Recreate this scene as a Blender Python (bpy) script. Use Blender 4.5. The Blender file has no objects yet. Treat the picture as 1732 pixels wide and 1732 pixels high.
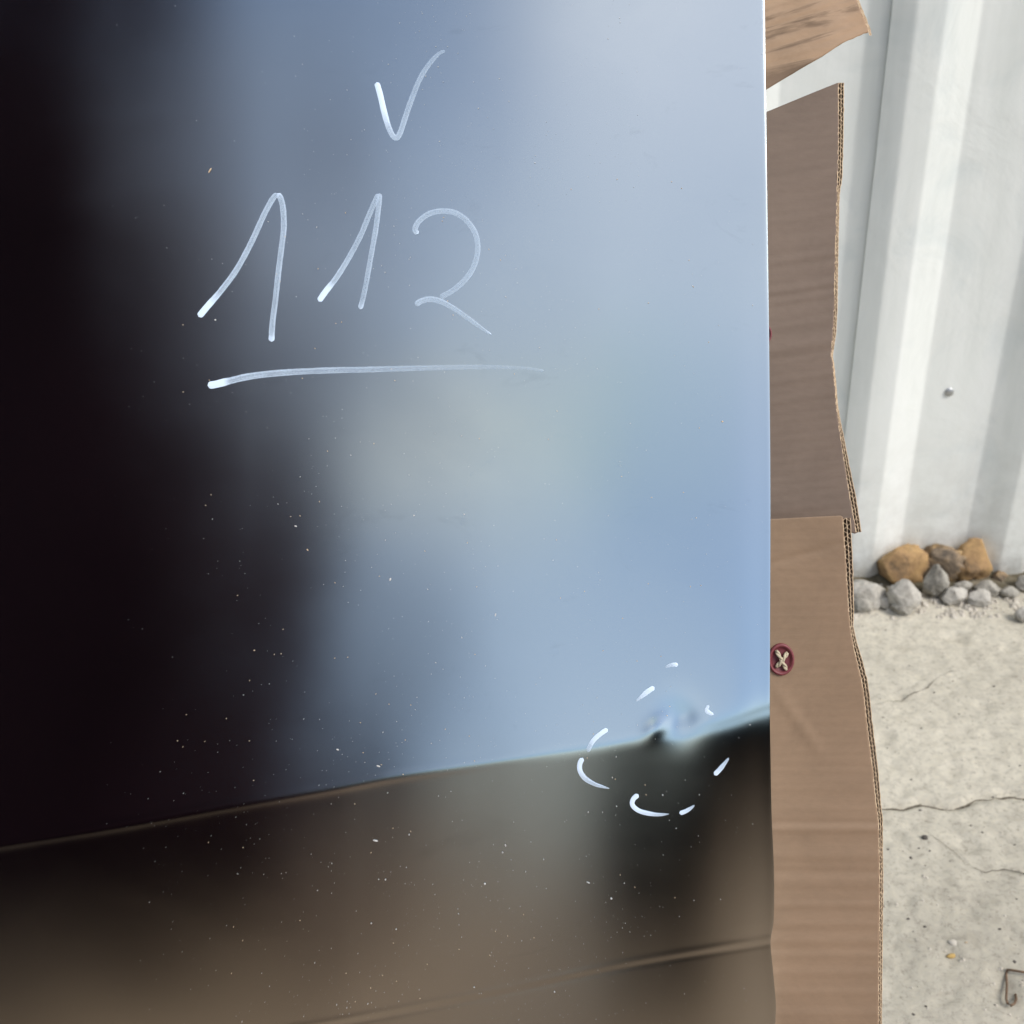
import bpy, math, random
from mathutils import Vector, Matrix, noise
random.seed(7)
scene = bpy.context.scene
COL = scene.collection

# ------------------------------------------------------------------ camera
F = 1732.0                       # focal length in pixels of a 1732 px frame (a 36 mm lens)
CAM = Vector((0.0, 0.0, 1.15))
up_c = Vector((-248.0, 2745.0, 1732.0)).normalized()      # world up seen from the camera
fwd_c = Vector((0, 0, -1.0))
y_c = (fwd_c - up_c * fwd_c.dot(up_c)).normalized()       # world +Y
x_c = y_c.cross(up_c)                                     # world +X
R = Matrix((x_c, y_c, up_c))                              # camera -> world
cam_data = bpy.data.cameras.new('camera')
cam = bpy.data.objects.new('camera', cam_data)
COL.objects.link(cam)
cam.matrix_world = Matrix.Translation(CAM) @ R.to_4x4()
cam_data.lens = 36.0
cam_data.sensor_width = 36.0
cam_data.clip_start = 0.02
cam_data.clip_end = 900
cam_data.dof.use_dof = True
cam_data.dof.focus_distance = 0.73
cam_data.dof.aperture_fstop = 11.0
scene.camera = cam

# ------------------------------------------------------------------ sky, sun, exposure
SUN_EL, SUN_AZ = math.radians(48), math.radians(126)
world = bpy.data.worlds.new('World')
scene.world = world
world.use_nodes = True
wt = world.node_tree
for n_ in list(wt.nodes):
    wt.nodes.remove(n_)
wo = wt.nodes.new('ShaderNodeOutputWorld')
wb = wt.nodes.new('ShaderNodeBackground')
wb.inputs['Strength'].default_value = 0.10
sky = wt.nodes.new('ShaderNodeTexSky')
sky.sky_type = 'NISHITA'
sky.sun_disc = False
sky.sun_elevation = SUN_EL
sky.sun_rotation = SUN_AZ
sky.air_density = 1.0
sky.dust_density = 1.5
tc = wt.nodes.new('ShaderNodeTexCoord')
mp = wt.nodes.new('ShaderNodeMapping')
mp.inputs['Scale'].default_value = (1.0, 1.0, 1.7)
mp.inputs['Location'].default_value = (9.1, 6.4, 3.2)
cn = wt.nodes.new('ShaderNodeTexNoise')
cn.inputs['Scale'].default_value = 4.2
cn.inputs['Detail'].default_value = 6
cn.inputs['Roughness'].default_value = 0.42
cr = wt.nodes.new('ShaderNodeValToRGB')
cr.color_ramp.elements[0].position = 0.51
cr.color_ramp.elements[0].color = (0.0, 0.0, 0.0, 1)
cr.color_ramp.elements[1].position = 0.66
cr.color_ramp.elements[1].color = (0.70, 0.70, 0.70, 1)
cm = wt.nodes.new('ShaderNodeMixRGB')
cm.inputs['Color2'].default_value = (8.6, 8.3, 8.2, 1)
wt.links.new(tc.outputs['Generated'], mp.inputs['Vector'])
wt.links.new(mp.outputs['Vector'], cn.inputs['Vector'])
wt.links.new(cn.outputs['Fac'], cr.inputs['Fac'])
wt.links.new(cr.outputs['Color'], cm.inputs['Fac'])
wt.links.new(sky.outputs['Color'], cm.inputs['Color1'])
# the clouds that the mirror-like sheet shows: soft banks in the sky behind the viewer
PN_C = Vector((-0.035, 0.01, 1.0)).normalized()           # the sheet's normal, camera space
def seen_in_sheet(px, py):
    r = Vector(((px - 866) / F, -(py - 866) / F, -1.0)).normalized()
    return (R @ (r - PN_C * 2 * r.dot(PN_C))).normalized()
wn_ = wt.nodes.new('ShaderNodeTexNoise')
wn_.inputs['Scale'].default_value = 5.0
wn_.inputs['Detail'].default_value = 4
wt.links.new(tc.outputs['Generated'], wn_.inputs['Vector'])
wsub = wt.nodes.new('ShaderNodeVectorMath'); wsub.operation = 'MULTIPLY_ADD'
wsub.inputs[1].default_value = (0.10, 0.10, 0.10)
wt.links.new(wn_.outputs['Color'], wsub.inputs[0])
wt.links.new(tc.outputs['Generated'], wsub.inputs[2])
wof = wt.nodes.new('ShaderNodeVectorMath'); wof.operation = 'SUBTRACT'
wof.inputs[1].default_value = (0.05, 0.05, 0.05)
wt.links.new(wsub.outputs[0], wof.inputs[0])
prev = cm.outputs['Color']
for px, py, rad, col, k in ((1080, 70, 190, (9.0, 8.4, 8.7), 0.95), (940, 430, 170, (7.8, 7.7, 8.1), 0.85), (640, 410, 120, (8.0, 7.6, 7.4), 0.7),
                            (1140, 620, 160, (7.0, 7.5, 7.3), 0.6), (930, 930, 130, (7.7, 7.8, 7.8), 0.6), (860, 1110, 150, (7.4, 7.4, 7.5), 0.6),
                            (990, 735, 135, (3.8, 4.7, 4.2), 0.95), (780, 730, 100, (15.0, 12.5, 8.0), 1.0), (1140, 1160, 110, (6.6, 6.7, 6.8), 0.7)):
    ds = wt.nodes.new('ShaderNodeVectorMath'); ds.operation = 'DISTANCE'
    wt.links.new(wof.outputs[0], ds.inputs[0])
    ds.inputs[1].default_value = seen_in_sheet(px, py)
    mr = wt.nodes.new('ShaderNodeMapRange'); mr.interpolation_type = 'SMOOTHSTEP'
    mr.inputs['From Min'].default_value = rad / F * 0.3
    mr.inputs['From Max'].default_value = rad / F * 1.15
    mr.inputs['To Min'].default_value = k
    mr.inputs['To Max'].default_value = 0.0
    wt.links.new(ds.outputs['Value'], mr.inputs['Value'])
    mx = wt.nodes.new('ShaderNodeMixRGB')
    mx.inputs['Color2'].default_value = (*col, 1)
    wt.links.new(mr.outputs[0], mx.inputs['Fac'])
    wt.links.new(prev, mx.inputs['Color1'])
    prev = mx.outputs['Color']
wt.links.new(prev, wb.inputs['Color'])
wt.links.new(wb.outputs['Background'], wo.inputs['Surface'])

sun_data = bpy.data.lights.new('sun', 'SUN')
sun_data.energy = 1.35
sun_data.angle = math.radians(24)
sun_data.color = (1.0, 0.96, 0.9)
sun = bpy.data.objects.new('sun', sun_data)
COL.objects.link(sun)
sd = Vector((math.sin(SUN_AZ) * math.cos(SUN_EL), math.cos(SUN_AZ) * math.cos(SUN_EL), math.sin(SUN_EL)))
sun.rotation_euler = sd.to_track_quat('Z', 'Y').to_euler()
sun.location = sd * 20

scene.view_settings.view_transform = 'Standard'
scene.view_settings.look = 'None'
scene.view_settings.exposure = 0.95
scene.view_settings.gamma = 1.0
scene.cycles.use_denoising = True
scene.cycles.max_bounces = 8
scene.cycles.transparent_max_bounces = 16

# ------------------------------------------------------------------ helpers
def ray(px, py):
    return (R @ Vector(((px - 866) / F, -(py - 866) / F, -1.0)))

def on_ground(px, py, z=0.0):
    r = ray(px, py)
    return CAM + r * ((z - CAM.z) / r.z)

def on_plane(px, py, p0, n):
    r = ray(px, py)
    return CAM + r * ((p0 - CAM).dot(n) / r.dot(n))

def lerp(a, b, t):
    return a + (b - a) * t

def poly(pts, x):
    """piecewise linear y(x), extrapolated with the end slopes"""
    if x <= pts[0][0]:
        a, b = pts[0], pts[1]
    elif x >= pts[-1][0]:
        a, b = pts[-2], pts[-1]
    else:
        for a, b in zip(pts, pts[1:]):
            if a[0] <= x <= b[0]:
                break
    return a[1] + (b[1] - a[1]) * (x - a[0]) / (b[0] - a[0])

def spline(pts, x):
    """Catmull-Rom y(x)"""
    n = len(pts)
    if x <= pts[0][0] or x >= pts[-1][0]:
        return poly(pts, x)
    for i in range(n - 1):
        if pts[i][0] <= x <= pts[i + 1][0]:
            break
    x0, y0 = pts[i]; x1, y1 = pts[i + 1]
    m0 = (y1 - pts[i - 1][1]) / (x1 - pts[i - 1][0]) if i > 0 else (y1 - y0) / (x1 - x0)
    m1 = (pts[i + 2][1] - y0) / (pts[i + 2][0] - x0) if i + 2 < n else (y1 - y0) / (x1 - x0)
    h = x1 - x0
    t = (x - x0) / h
    return ((2*t**3 - 3*t**2 + 1) * y0 + (t**3 - 2*t**2 + t) * h * m0
            + (-2*t**3 + 3*t**2) * y1 + (t**3 - t**2) * h * m1)

def softplus(x, k):
    z = x / k
    if z > 30: return x
    if z < -30: return 0.0
    return k * math.log1p(math.exp(z))

def link_mesh(name, verts, faces, mat, parent=None, smooth=True, uvs=None):
    me = bpy.data.meshes.new(name)
    me.from_pydata([tuple(v) for v in verts], [], faces)
    if uvs:
        layer = me.uv_layers.new(name='UVMap')
        for lp in me.loops:
            layer.data[lp.index].uv = uvs[lp.vertex_index]
    me.materials.append(mat)
    if smooth:
        for p in me.polygons:
            p.use_smooth = True
    me.update()
    o = bpy.data.objects.new(name, me)
    COL.objects.link(o)
    if parent is not None:
        o.parent = parent
        o.matrix_parent_inverse = Matrix.Translation(-parent.location)
    return o

def thing(name, loc, label, cat, group=None):
    o = bpy.data.objects.new(name, None)
    o.empty_display_size = 0.05
    o.location = loc
    COL.objects.link(o)
    tag(o, label, cat, group)
    return o

def tag(o, label, cat, group=None):
    o['label'] = label
    o['category'] = cat
    if group:
        o['group'] = group
    return o

def grid_faces(nu, nv, flip=False):
    fs = []
    for j in range(nv - 1):
        for i in range(nu - 1):
            a = j * nu + i
            q = (a, a + 1, a + nu + 1, a + nu)
            fs.append(q[::-1] if flip else q)
    return fs

def new_mat(name):
    m = bpy.data.materials.new(name)
    m.use_nodes = True
    nt = m.node_tree
    return m, nt, nt.nodes['Principled BSDF']

def N(nt, kind, **kw):
    n_ = nt.nodes.new(kind)
    for k, v in kw.items():
        n_.inputs[k.replace('_', ' ')].default_value = v
    return n_

def ramp(nt, stops, src):
    r_ = nt.nodes.new('ShaderNodeValToRGB')
    e = r_.color_ramp.elements
    while len(e) < len(stops):
        e.new(0.5)
    for el, (p, c) in zip(e, stops):
        el.position = p
        el.color = (*c, 1) if len(c) == 3 else c
    nt.links.new(src, r_.inputs['Fac'])
    return r_.outputs['Color']

def mixc(nt, fac, a, b, mode='MIX'):
    m_ = nt.nodes.new('ShaderNodeMixRGB')
    m_.blend_type = mode
    for sock, val in (('Fac', fac), ('Color1', a), ('Color2', b)):
        if isinstance(val, bpy.types.NodeSocket):
            nt.links.new(val, m_.inputs[sock])
        elif isinstance(val, (int, float)):
            m_.inputs[sock].default_value = val
        else:
            m_.inputs[sock].default_value = (*val, 1)
    return m_.outputs['Color']

def coords(nt, scale=(1, 1, 1), loc=(0, 0, 0), rot=(0, 0, 0), kind='Object'):
    t = nt.nodes.new('ShaderNodeTexCoord')
    m_ = nt.nodes.new('ShaderNodeMapping')
    m_.inputs['Scale'].default_value = scale
    m_.inputs['Location'].default_value = loc
    m_.inputs['Rotation'].default_value = rot
    nt.links.new(t.outputs[kind], m_.inputs['Vector'])
    return m_.outputs['Vector']

def noise_tex(nt, vec, scale, detail=4, rough=0.5, dist=0.0):
    n_ = nt.nodes.new('ShaderNodeTexNoise')
    n_.inputs['Scale'].default_value = scale
    n_.inputs['Detail'].default_value = detail
    n_.inputs['Roughness'].default_value = rough
    n_.inputs['Distortion'].default_value = dist
    nt.links.new(vec, n_.inputs['Vector'])
    return n_.outputs['Fac']

def bump(nt, bsdf, src, strength, distance, prev=None):
    b_ = nt.nodes.new('ShaderNodeBump')
    b_.inputs['Strength'].default_value = strength
    b_.inputs['Distance'].default_value = distance
    nt.links.new(src, b_.inputs['Height'])
    if prev is not None:
        nt.links.new(prev, b_.inputs['Normal'])
    nt.links.new(b_.outputs['Normal'], bsdf.inputs['Normal'])
    return b_.outputs['Normal']

# ------------------------------------------------------------------ materials
def mat_concrete():
    m, nt, b = new_mat('rough_concrete')
    v = coords(nt)
    big = noise_tex(nt, v, 2.2, 5, 0.55)
    mid = noise_tex(nt, coords(nt, (1, 1.5, 1), rot=(0, 0, 0.5)), 36, 8, 0.68, 0.4)
    fine = noise_tex(nt, v, 150, 5, 0.7)
    c = ramp(nt, [(0.3, (0.37, 0.345, 0.285)), (0.5, (0.475, 0.447, 0.373)), (0.72, (0.57, 0.537, 0.45))], big)
    c2 = ramp(nt, [(0.33, (0.68, 0.66, 0.63)), (0.5, (0.95, 0.94, 0.92)), (0.7, (1.12, 1.1, 1.05))], mid)
    c = mixc(nt, 0.6, c, c2, 'MULTIPLY')
    c3 = ramp(nt, [(0.30, (0.6, 0.58, 0.55)), (0.46, (1, 1, 1)), (0.72, (1.12, 1.1, 1.05))], fine)
    c = mixc(nt, 0.85, c, c3, 'MULTIPLY')
    nt.links.new(c, b.inputs['Base Color'])
    b.inputs['Roughness'].default_value = 0.92
    n1 = bump(nt, b, mid, 0.5, 0.005)
    bump(nt, b, fine, 0.35, 0.0015, n1)
    return m

def mat_earth():
    m, nt, b = new_mat('damp_earth')
    v = coords(nt)
    a = noise_tex(nt, v, 30, 6, 0.65)
    c = ramp(nt, [(0.3, (0.055, 0.05, 0.03)), (0.5, (0.13, 0.11, 0.07)), (0.7, (0.24, 0.21, 0.15))], a)
    nt.links.new(c, b.inputs['Base Color'])
    b.inputs['Roughness'].default_value = 0.95
    bump(nt, b, a, 0.8, 0.01)
    return m

def mat_wall():
    m, nt, b = new_mat('white_painted_steel')
    v = coords(nt)
    st = noise_tex(nt, coords(nt, (9, 9, 1.0)), 1.6, 5, 0.6)
    sm = noise_tex(nt, v, 7, 5, 0.6, 0.6)
    c = ramp(nt, [(0.3, (0.72, 0.745, 0.705)), (0.52, (0.82, 0.84, 0.80)), (0.75, (0.86, 0.875, 0.845))], st)
    c2 = ramp(nt, [(0.32, (0.88, 0.905, 0.92)), (0.48, (1, 1, 1))], sm)
    c = mixc(nt, 0.8, c, c2, 'MULTIPLY')
    # splashed dirt low on the wall
    sx = nt.nodes.new('ShaderNodeSeparateXYZ')
    nt.links.new(v, sx.inputs[0])
    low = ramp(nt, [(0.0, (1, 1, 1)), (0.09, (0.35, 0.35, 0.35)), (0.35, (0, 0, 0))], sx.outputs['Z'])
    dn = noise_tex(nt, v, 26, 6, 0.7)
    dm = mixc(nt, 1.0, low, ramp(nt, [(0.35, (0.1, 0.1, 0.1)), (0.6, (0.8, 0.8, 0.8))], dn), 'MULTIPLY')
    c = mixc(nt, dm, c, (0.42, 0.40, 0.35))
    nt.links.new(c, b.inputs['Base Color'])
    b.inputs['Roughness'].default_value = 0.42
    bump(nt, b, sm, 0.25, 0.01)
    return m

def mat_simple(name, col, rough, metal=0.0, nscale=0, var=0.25, bmp=0.0):
    m, nt, b = new_mat(name)
    if rough > 0.93: b.inputs['Specular IOR Level'].default_value = 0.05
    if nscale:
        f = noise_tex(nt, coords(nt), nscale, 5, 0.6)
        lo = tuple(c * (1 - var) for c in col)
        hi = tuple(min(1, c * (1 + var)) for c in col)
        nt.links.new(ramp(nt, [(0.3, lo), (0.7, hi)], f), b.inputs['Base Color'])
        if bmp:
            bump(nt, b, f, 0.5, bmp)
    else:
        b.inputs['Base Color'].default_value = (*col, 1)
    b.inputs['Roughness'].default_value = rough
    b.inputs['Metallic'].default_value = metal
    return m

def mat_stone(name, stops, sc=18):
    m, nt, b = new_mat(name)
    v = coords(nt)
    f = noise_tex(nt, v, sc, 7, 0.65, 0.3)
    g = noise_tex(nt, v, sc * 7, 4, 0.6)
    c = ramp(nt, stops, f)
    c = mixc(nt, 0.6, c, ramp(nt, [(0.3, (0.65, 0.65, 0.65)), (0.6, (1.08, 1.08, 1.08))], g), 'MULTIPLY')
    nt.links.new(c, b.inputs['Base Color'])
    b.inputs['Roughness'].default_value = 0.9
    n1 = bump(nt, b, f, 0.6, 0.012)
    bump(nt, b, g, 0.5, 0.003, n1)
    return m

def mat_card(name, base, streaks=0.0):
    """kraft liner; UV is in metres (u across, v up the sheet)"""
    m, nt, b = new_mat(name)
    uv = coords(nt, kind='UV')
    fib = noise_tex(nt, coords(nt, (160, 360, 1), kind='UV'), 1.0, 6, 0.65)
    fl = noise_tex(nt, coords(nt, (4, 210, 1), kind='UV'), 1.0, 3, 0.5)
    bl = noise_tex(nt, uv, 14, 8, 0.7, 0.5)
    c = ramp(nt, [(0.3, tuple(x * 0.86 for x in base)), (0.7, tuple(x * 1.12 for x in base))], bl)
    c = mixc(nt, 0.35, c, ramp(nt, [(0.3, (0.86, 0.85, 0.84)), (0.7, (1.08, 1.07, 1.06))], fib), 'MULTIPLY')
    c = mixc(nt, 0.10, c, ramp(nt, [(0.35, (0.88, 0.87, 0.86)), (0.65, (1.08, 1.07, 1.06))], fl), 'MULTIPLY')
    if streaks:
        rt = nt.nodes.new('ShaderNodeMapping')
        rt.inputs['Scale'].default_value = (9, 75, 1)
        nt.links.new(coords(nt, rot=(0, 0, -0.28), kind='UV'), rt.inputs['Vector'])
        s = noise_tex(nt, rt.outputs['Vector'], 1.0, 5, 0.6, 0.5)
        c = mixc(nt, streaks, c, ramp(nt, [(0.36, (0.45, 0.43, 0.42)), (0.46, (1, 1, 1)), (0.62, (1.05, 1.0, 0.93)), (0.8, (1.35, 1.2, 0.95))], s), 'MULTIPLY')
    nt.links.new(c, b.inputs['Base Color'])
    b.inputs['Roughness'].default_value = 0.7
    b.inputs['Specular IOR Level'].default_value = 0.3
    n1 = bump(nt, b, fl, 0.12, 0.001)
    bump(nt, b, fib, 0.25, 0.0003, n1)
    return m

def mat_panel():
    m, nt, b = new_mat('black_mirror_lacquer')
    v = coords(nt, kind='UV')
    g = nt.nodes.new('ShaderNodeBsdfAnisotropic')
    g.distribution = 'BECKMANN'
    nt.links.new(g.outputs['BSDF'], nt.nodes['Material Output'].inputs['Surface'])
    nt.nodes.remove(b)
    sm = noise_tex(nt, coords(nt, (6, 9, 1), kind='UV'), 1.0, 6, 0.62, 0.4)
    # faint greasy smears dull the mirror
    gr = noise_tex(nt, coords(nt, (14, 26, 1), kind='UV'), 1.0, 7, 0.7, 0.8)
    nt.links.new(ramp(nt, [(0.28, (0.39, 0.452, 0.475)), (0.40, (0.43, 0.498, 0.523))], gr), g.inputs['Color'])
    nt.links.new(ramp(nt, [(0.30, (0.21,) * 3), (0.72, (0.24,) * 3)], sm), g.inputs['Roughness'])
    wv = noise_tex(nt, coords(nt, (2.4, 1.7, 1), kind='UV'), 1.0, 2, 0.4)
    bump(nt, g, wv, 0.22, 0.02)
    return m

def mat_pen():
    """paint pen ink: UV u runs along the stroke, v across it"""
    m, nt, b = new_mat('white_paint_pen')
    t = nt.nodes.new('ShaderNodeTexCoord')
    sx = nt.nodes.new('ShaderNodeSeparateXYZ')
    nt.links.new(t.outputs['UV'], sx.inputs[0])
    b.inputs['Base Color'].default_value = (0.70, 0.84, 1.0, 1)
    b.inputs['Roughness'].default_value = 0.5
    at = nt.nodes.new('ShaderNodeAttribute')
    at.attribute_name = 'ink'
    edge = ramp(nt, [(0.0, (0.25,) * 3), (0.14, (1.0,) * 3), (0.30, (0.70,) * 3), (0.55, (0.62,) * 3), (0.64, (0.85,) * 3), (0.72, (0.6,) * 3), (0.88, (0.95,) * 3), (1.0, (0.25,) * 3)], sx.outputs['Y'])
    nz = noise_tex(nt, coords(nt, (60, 2.5, 1), kind='UV'), 1.0, 4, 0.6)
    thin = mixc(nt, 1.0, edge, at.outputs['Color'], 'MULTIPLY')
    nzr = ramp(nt, [(0.3, (0.8,) * 3), (0.7, (1.15,) * 3)], nz)
    thin = mixc(nt, 1.0, thin, nzr, 'MULTIPLY')
    gn = noise_tex(nt, coords(nt, (900, 7, 1), kind='UV'), 1.0, 4, 0.7)
    thin = mixc(nt, 1.0, thin, ramp(nt, [(0.34, (0.62,) * 3), (0.52, (1.0,) * 3), (0.7, (1.15,) * 3)], gn), 'MULTIPLY')
    pw = nt.nodes.new('ShaderNodeSeparateColor')
    nt.links.new(at.outputs['Color'], pw.inputs[0])
    solid = ramp(nt, [(0.80, (0.0,) * 3), (0.97, (1.0,) * 3)], pw.outputs[0])
    al = mixc(nt, solid, thin, (1, 1, 1))
    nt.links.new(al, b.inputs['Alpha'])
    return m

M = dict(
    concrete=mat_concrete(), earth=mat_earth(), wall=mat_wall(), panel=mat_panel(), pen=mat_pen(),
    card_mid=mat_card('kraft_card_grey', (0.168, 0.123, 0.094)),
    card_low=mat_card('kraft_card_warm', (0.246, 0.165, 0.104)),
    card_top=mat_card('kraft_card_torn', (0.35, 0.24, 0.155), 0.9),
    standin_card=mat_card('standin_card_flat', (0.38, 0.235, 0.135)),  # for the added sheet mirrored in the lower panel
    card_edge=mat_simple('kraft_cut_edge', (0.58, 0.43, 0.28), 0.85, 0, 900, 0.18),
    card_core=mat_simple('kraft_cell_shade', (0.16, 0.115, 0.08), 0.85, 0, 900, 0.2),  # kept dark to carry the shade inside the board
    red=mat_simple('red_plastic', (0.17, 0.034, 0.040), 0.5, 0, 300, 0.15),
    red_dark=mat_simple('red_plastic_recess', (0.13, 0.022, 0.03), 0.6),
    cord=mat_simple('beige_twine', (0.44, 0.37, 0.26), 0.85, 0, 700, 0.3),
    ochre=mat_stone('ochre_rock', [(0.34, (0.09, 0.07, 0.05)), (0.45, (0.34, 0.21, 0.10)), (0.55, (0.44, 0.28, 0.12)), (0.66, (0.36, 0.27, 0.18)), (0.75, (0.22, 0.19, 0.15))], 14),
    brown_rock=mat_stone('brown_rock', [(0.34, (0.08, 0.065, 0.05)), (0.46, (0.24, 0.18, 0.12)), (0.58, (0.40, 0.27, 0.13)), (0.75, (0.30, 0.25, 0.19))], 18),
    grey_stone=mat_stone('grey_limestone', [(0.33, (0.16, 0.148, 0.125)), (0.48, (0.34, 0.32, 0.275)), (0.68, (0.50, 0.475, 0.41))], 22),
    pale_stone=mat_stone('pale_limestone', [(0.33, (0.24, 0.225, 0.195)), (0.47, (0.44, 0.415, 0.365)), (0.68, (0.60, 0.57, 0.50))], 22),
    screw=mat_simple('zinc_screw', (0.45, 0.46, 0.46), 0.45, 0.8),
    washer=mat_simple('rubber_washer', (0.15, 0.16, 0.15), 0.7),
    wire=mat_simple('rusty_wire', (0.16, 0.10, 0.06), 0.6, 0.3, 400, 0.4),
    tan_chip=mat_simple('tan_chip', (0.40, 0.32, 0.22), 0.9),
    chip=mat_simple('ochre_chip', (0.45, 0.30, 0.10), 0.8, 0, 200, 0.2),
    dark_chip=mat_simple('dark_grit', (0.09, 0.08, 0.07), 0.9),
    pale_chip=mat_simple('pale_grit', (0.50, 0.46, 0.39), 0.9),
    standin_grey=mat_simple('standin_wing_grey', (0.115, 0.104, 0.135), 0.9, 0, 3, 0.3),  # mid tone of the added wing in the reflection
    crack_dirt=mat_simple('crack_dirt', (0.13, 0.115, 0.09), 0.95, 0, 120, 0.5),
    standin_black=mat_simple('standin_black', (0.008, 0.007, 0.008), 0.94),  # only on the added barrel and stack
    dust=mat_simple('dust_speck', (0.55, 0.54, 0.52), 0.8),
    tan_dust=mat_simple('tan_speck', (0.6, 0.45, 0.3), 0.8),
    standin_shed=mat_simple('standin_dark', (0.022, 0.0085, 0.0105), 0.95, 0, 1.5, 0.9),  # near-black of the added stand-in behind the viewer
)

# ------------------------------------------------------------------ ground
CR1 = [(1400, 1364), (1492, 1362), (1530, 1362), (1560, 1354), (1585, 1359), (1612, 1363), (1635, 1358), (1650, 1348), (1690, 1345), (1712, 1342), (1732, 1346), (1850, 1336)]
CR2 = [(1562, 1405), (1590, 1425), (1612, 1440), (1628, 1458), (1638, 1470)]
CR3 = [(1478, 1194), (1500, 1186), (1520, 1184), (1545, 1172), (1565, 1165), (1588, 1146), (1606, 1138), (1630, 1132)]
CR4 = [(1640, 1470), (1668, 1478), (1700, 1472), (1732, 1481), (1790, 1476)]
def crack_world(pts):
    return [on_ground(x, y) for x, y in pts]
cracks = [(crack_world(CR1), 0.0042, 0.012), (crack_world(CR2), 0.0014, 0.003)]
def seg_dist(p, a, b):
    ab = (b - a).to_2d(); ap = (p - a).to_2d()
    t = max(0, min(1, ap.dot(ab) / ab.length_squared))
    return (ap - ab * t).length
def ground_h(x, y):
    p = Vector((x, y, 0))
    h = 0.006 * noise.noise(Vector((x * 3, y * 3, 0))) + 0.0035 * noise.noise(Vector((x * 11, y * 11, 3)))
    h += 0.0020 * noise.noise(Vector((x * 37, y * 37, 5))) + 0.0013 * noise.noise(Vector((x * 90, y * 90, 9)))
    pit = noise.noise(Vector((x * 24 + 5, y * 24, 2)))
    if pit > 0.28:
        h -= (pit - 0.28) * 0.010
    return h
def build_ground():
    x0, x1, y0, y1 = 0.22, 1.45, 0.4, 2.35
    st = 0.0042
    nu, nv = int((x1 - x0) / st), int((y1 - y0) / st)
    vs = []
    for j in range(nv):
        for i in range(nu):
            x = lerp(x0, x1, i / (nu - 1)); y = lerp(y0, y1, j / (nv - 1))
            h = ground_h(x, y)
            p = Vector((x, y, 0))
            for pts, w, dp in cracks:
                if not (pts[0].y - 0.08 < y < pts[0].y + 0.12): continue
                d = min(seg_dist(p, a, b) for a, b in zip(pts, pts[1:]))
                if d < 0.03:
                    side = 0.003 * math.exp(-(d / 0.01) ** 2)
                    h += side - dp * math.exp(-(d / (w + 0.0022)) ** 2)
            e = min(x - x0, x1 - x, y - y0, y1 - y)
            h *= min(1, e / 0.08)
            vs.append((x, y, h))
    fs = grid_faces(nu, nv)
    # outward skirt of the same sheet to the horizon
    base = len(vs)
    Rr = 400
    def idx(i, j): return j * nu + i
    vs += [(-Rr, -Rr, 0), (Rr, -Rr, 0), (Rr, Rr, 0), (-Rr, Rr, 0)]
    b0, b1, b2, b3 = base, base + 1, base + 2, base + 3
    bottom = [idx(i, 0) for i in range(nu)]
    top = [idx(i, nv - 1) for i in range(nu)]
    left = [idx(0, j) for j in range(nv)]
    right = [idx(nu - 1, j) for j in range(nv)]
    for a, c in zip(bottom, bottom[1:]): fs.append((b0, c, a))
    fs.append((b0, b1, bottom[-1]))
    for a, c in zip(right, right[1:]): fs.append((b1, c, a))
    fs.append((b1, b2, right[-1]))
    for a, c in zip(top, top[1:]): fs.append((b2, a, c))
    fs.append((b2, b3, top[0]))
    for a, c in zip(left, left[1:]): fs.append((b3, a, c))
    fs.append((b3, b0, left[0]))
    o = link_mesh('ground', vs, fs, M['concrete'])
    o['kind'] = 'structure'
build_ground()
def build_cracks():
    rn = random.Random(5)
    vs, fs = [], []
    for pts, wid in ((CR1, 0.0032), (CR2, 0.0010), (CR3, 0.0011), (CR4, 0.0012)):
        W = crack_world(pts)
        line = []
        for a, b in zip(W, W[1:]):
            n_ = max(2, int((b - a).length / 0.0035))
            line += [a.lerp(b, k / n_) for k in range(n_)]
        line.append(W[-1])
        b0 = len(vs)
        for i, p in enumerate(line):
            j = 0.0028 * noise.noise(Vector((i * 0.35, wid * 900, 0)))
            q = Vector((p.x, p.y + j, 0))
            w = wid * max(0.12, 0.55 + 1.1 * noise.noise(Vector((i * 0.16, wid * 500, 4))))
            t_ = i / (len(line) - 1)
            if wid < 0.002: w *= min(1, 4 * t_, 4 * (1 - t_)) + 0.05
            for sg in (-1, 1):
                y = q.y + sg * w * rn.uniform(0.7, 1.2)
                vs.append(Vector((q.x, y, ground_h(q.x, y) - (0.0096 if wid > 0.002 else 0.0) + 0.0022)))
        for i in range(len(line) - 1):
            a = b0 + i * 2
            fs.append((a, a + 2, a + 3, a + 1))
    o = link_mesh('crack', vs, fs, M['crack_dirt'])
    o['kind'] = 'structure'
build_cracks()

# ------------------------------------------------------------------ white ribbed wall
WA, WB = on_ground(1400, 968), on_ground(1740, 962)
wdir = (WB - WA); wdir.z = 0; wdir.normalize()
wn = Vector((wdir.y, -wdir.x, 0))                 # towards the camera
if wn.dot(CAM - WA) < 0: wn = -wn
RIB = 0.023
def wall_s(px, py, off):
    p = on_plane(px, py, WA + wn * off, wn)
    return (p - WA).dot(wdir)
sl0 = wall_s(1470, 0, 0.0)       # foot of the rib's left flank
sl1 = wall_s(1552, 0, RIB)       # left end of the rib's crest
sr1 = wall_s(1602, 0, RIB)       # right end of the crest
sr0 = sr1 + (sl1 - sl0) * 0.9
nx0 = wall_s(1642, 862, 0.0)     # foot of the next rib
PITCH = nx0 - sl0
def wall_profile(s):
    s = (s - sl0) % PITCH
    a, b, c = sl1 - sl0, sr1 - sl0, sr0 - sl0
    if s < a: return RIB * s / a
    if s < b: return RIB
    if s < c: return RIB * (1 - (s - b) / (c - b))
    return 0.0
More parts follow.
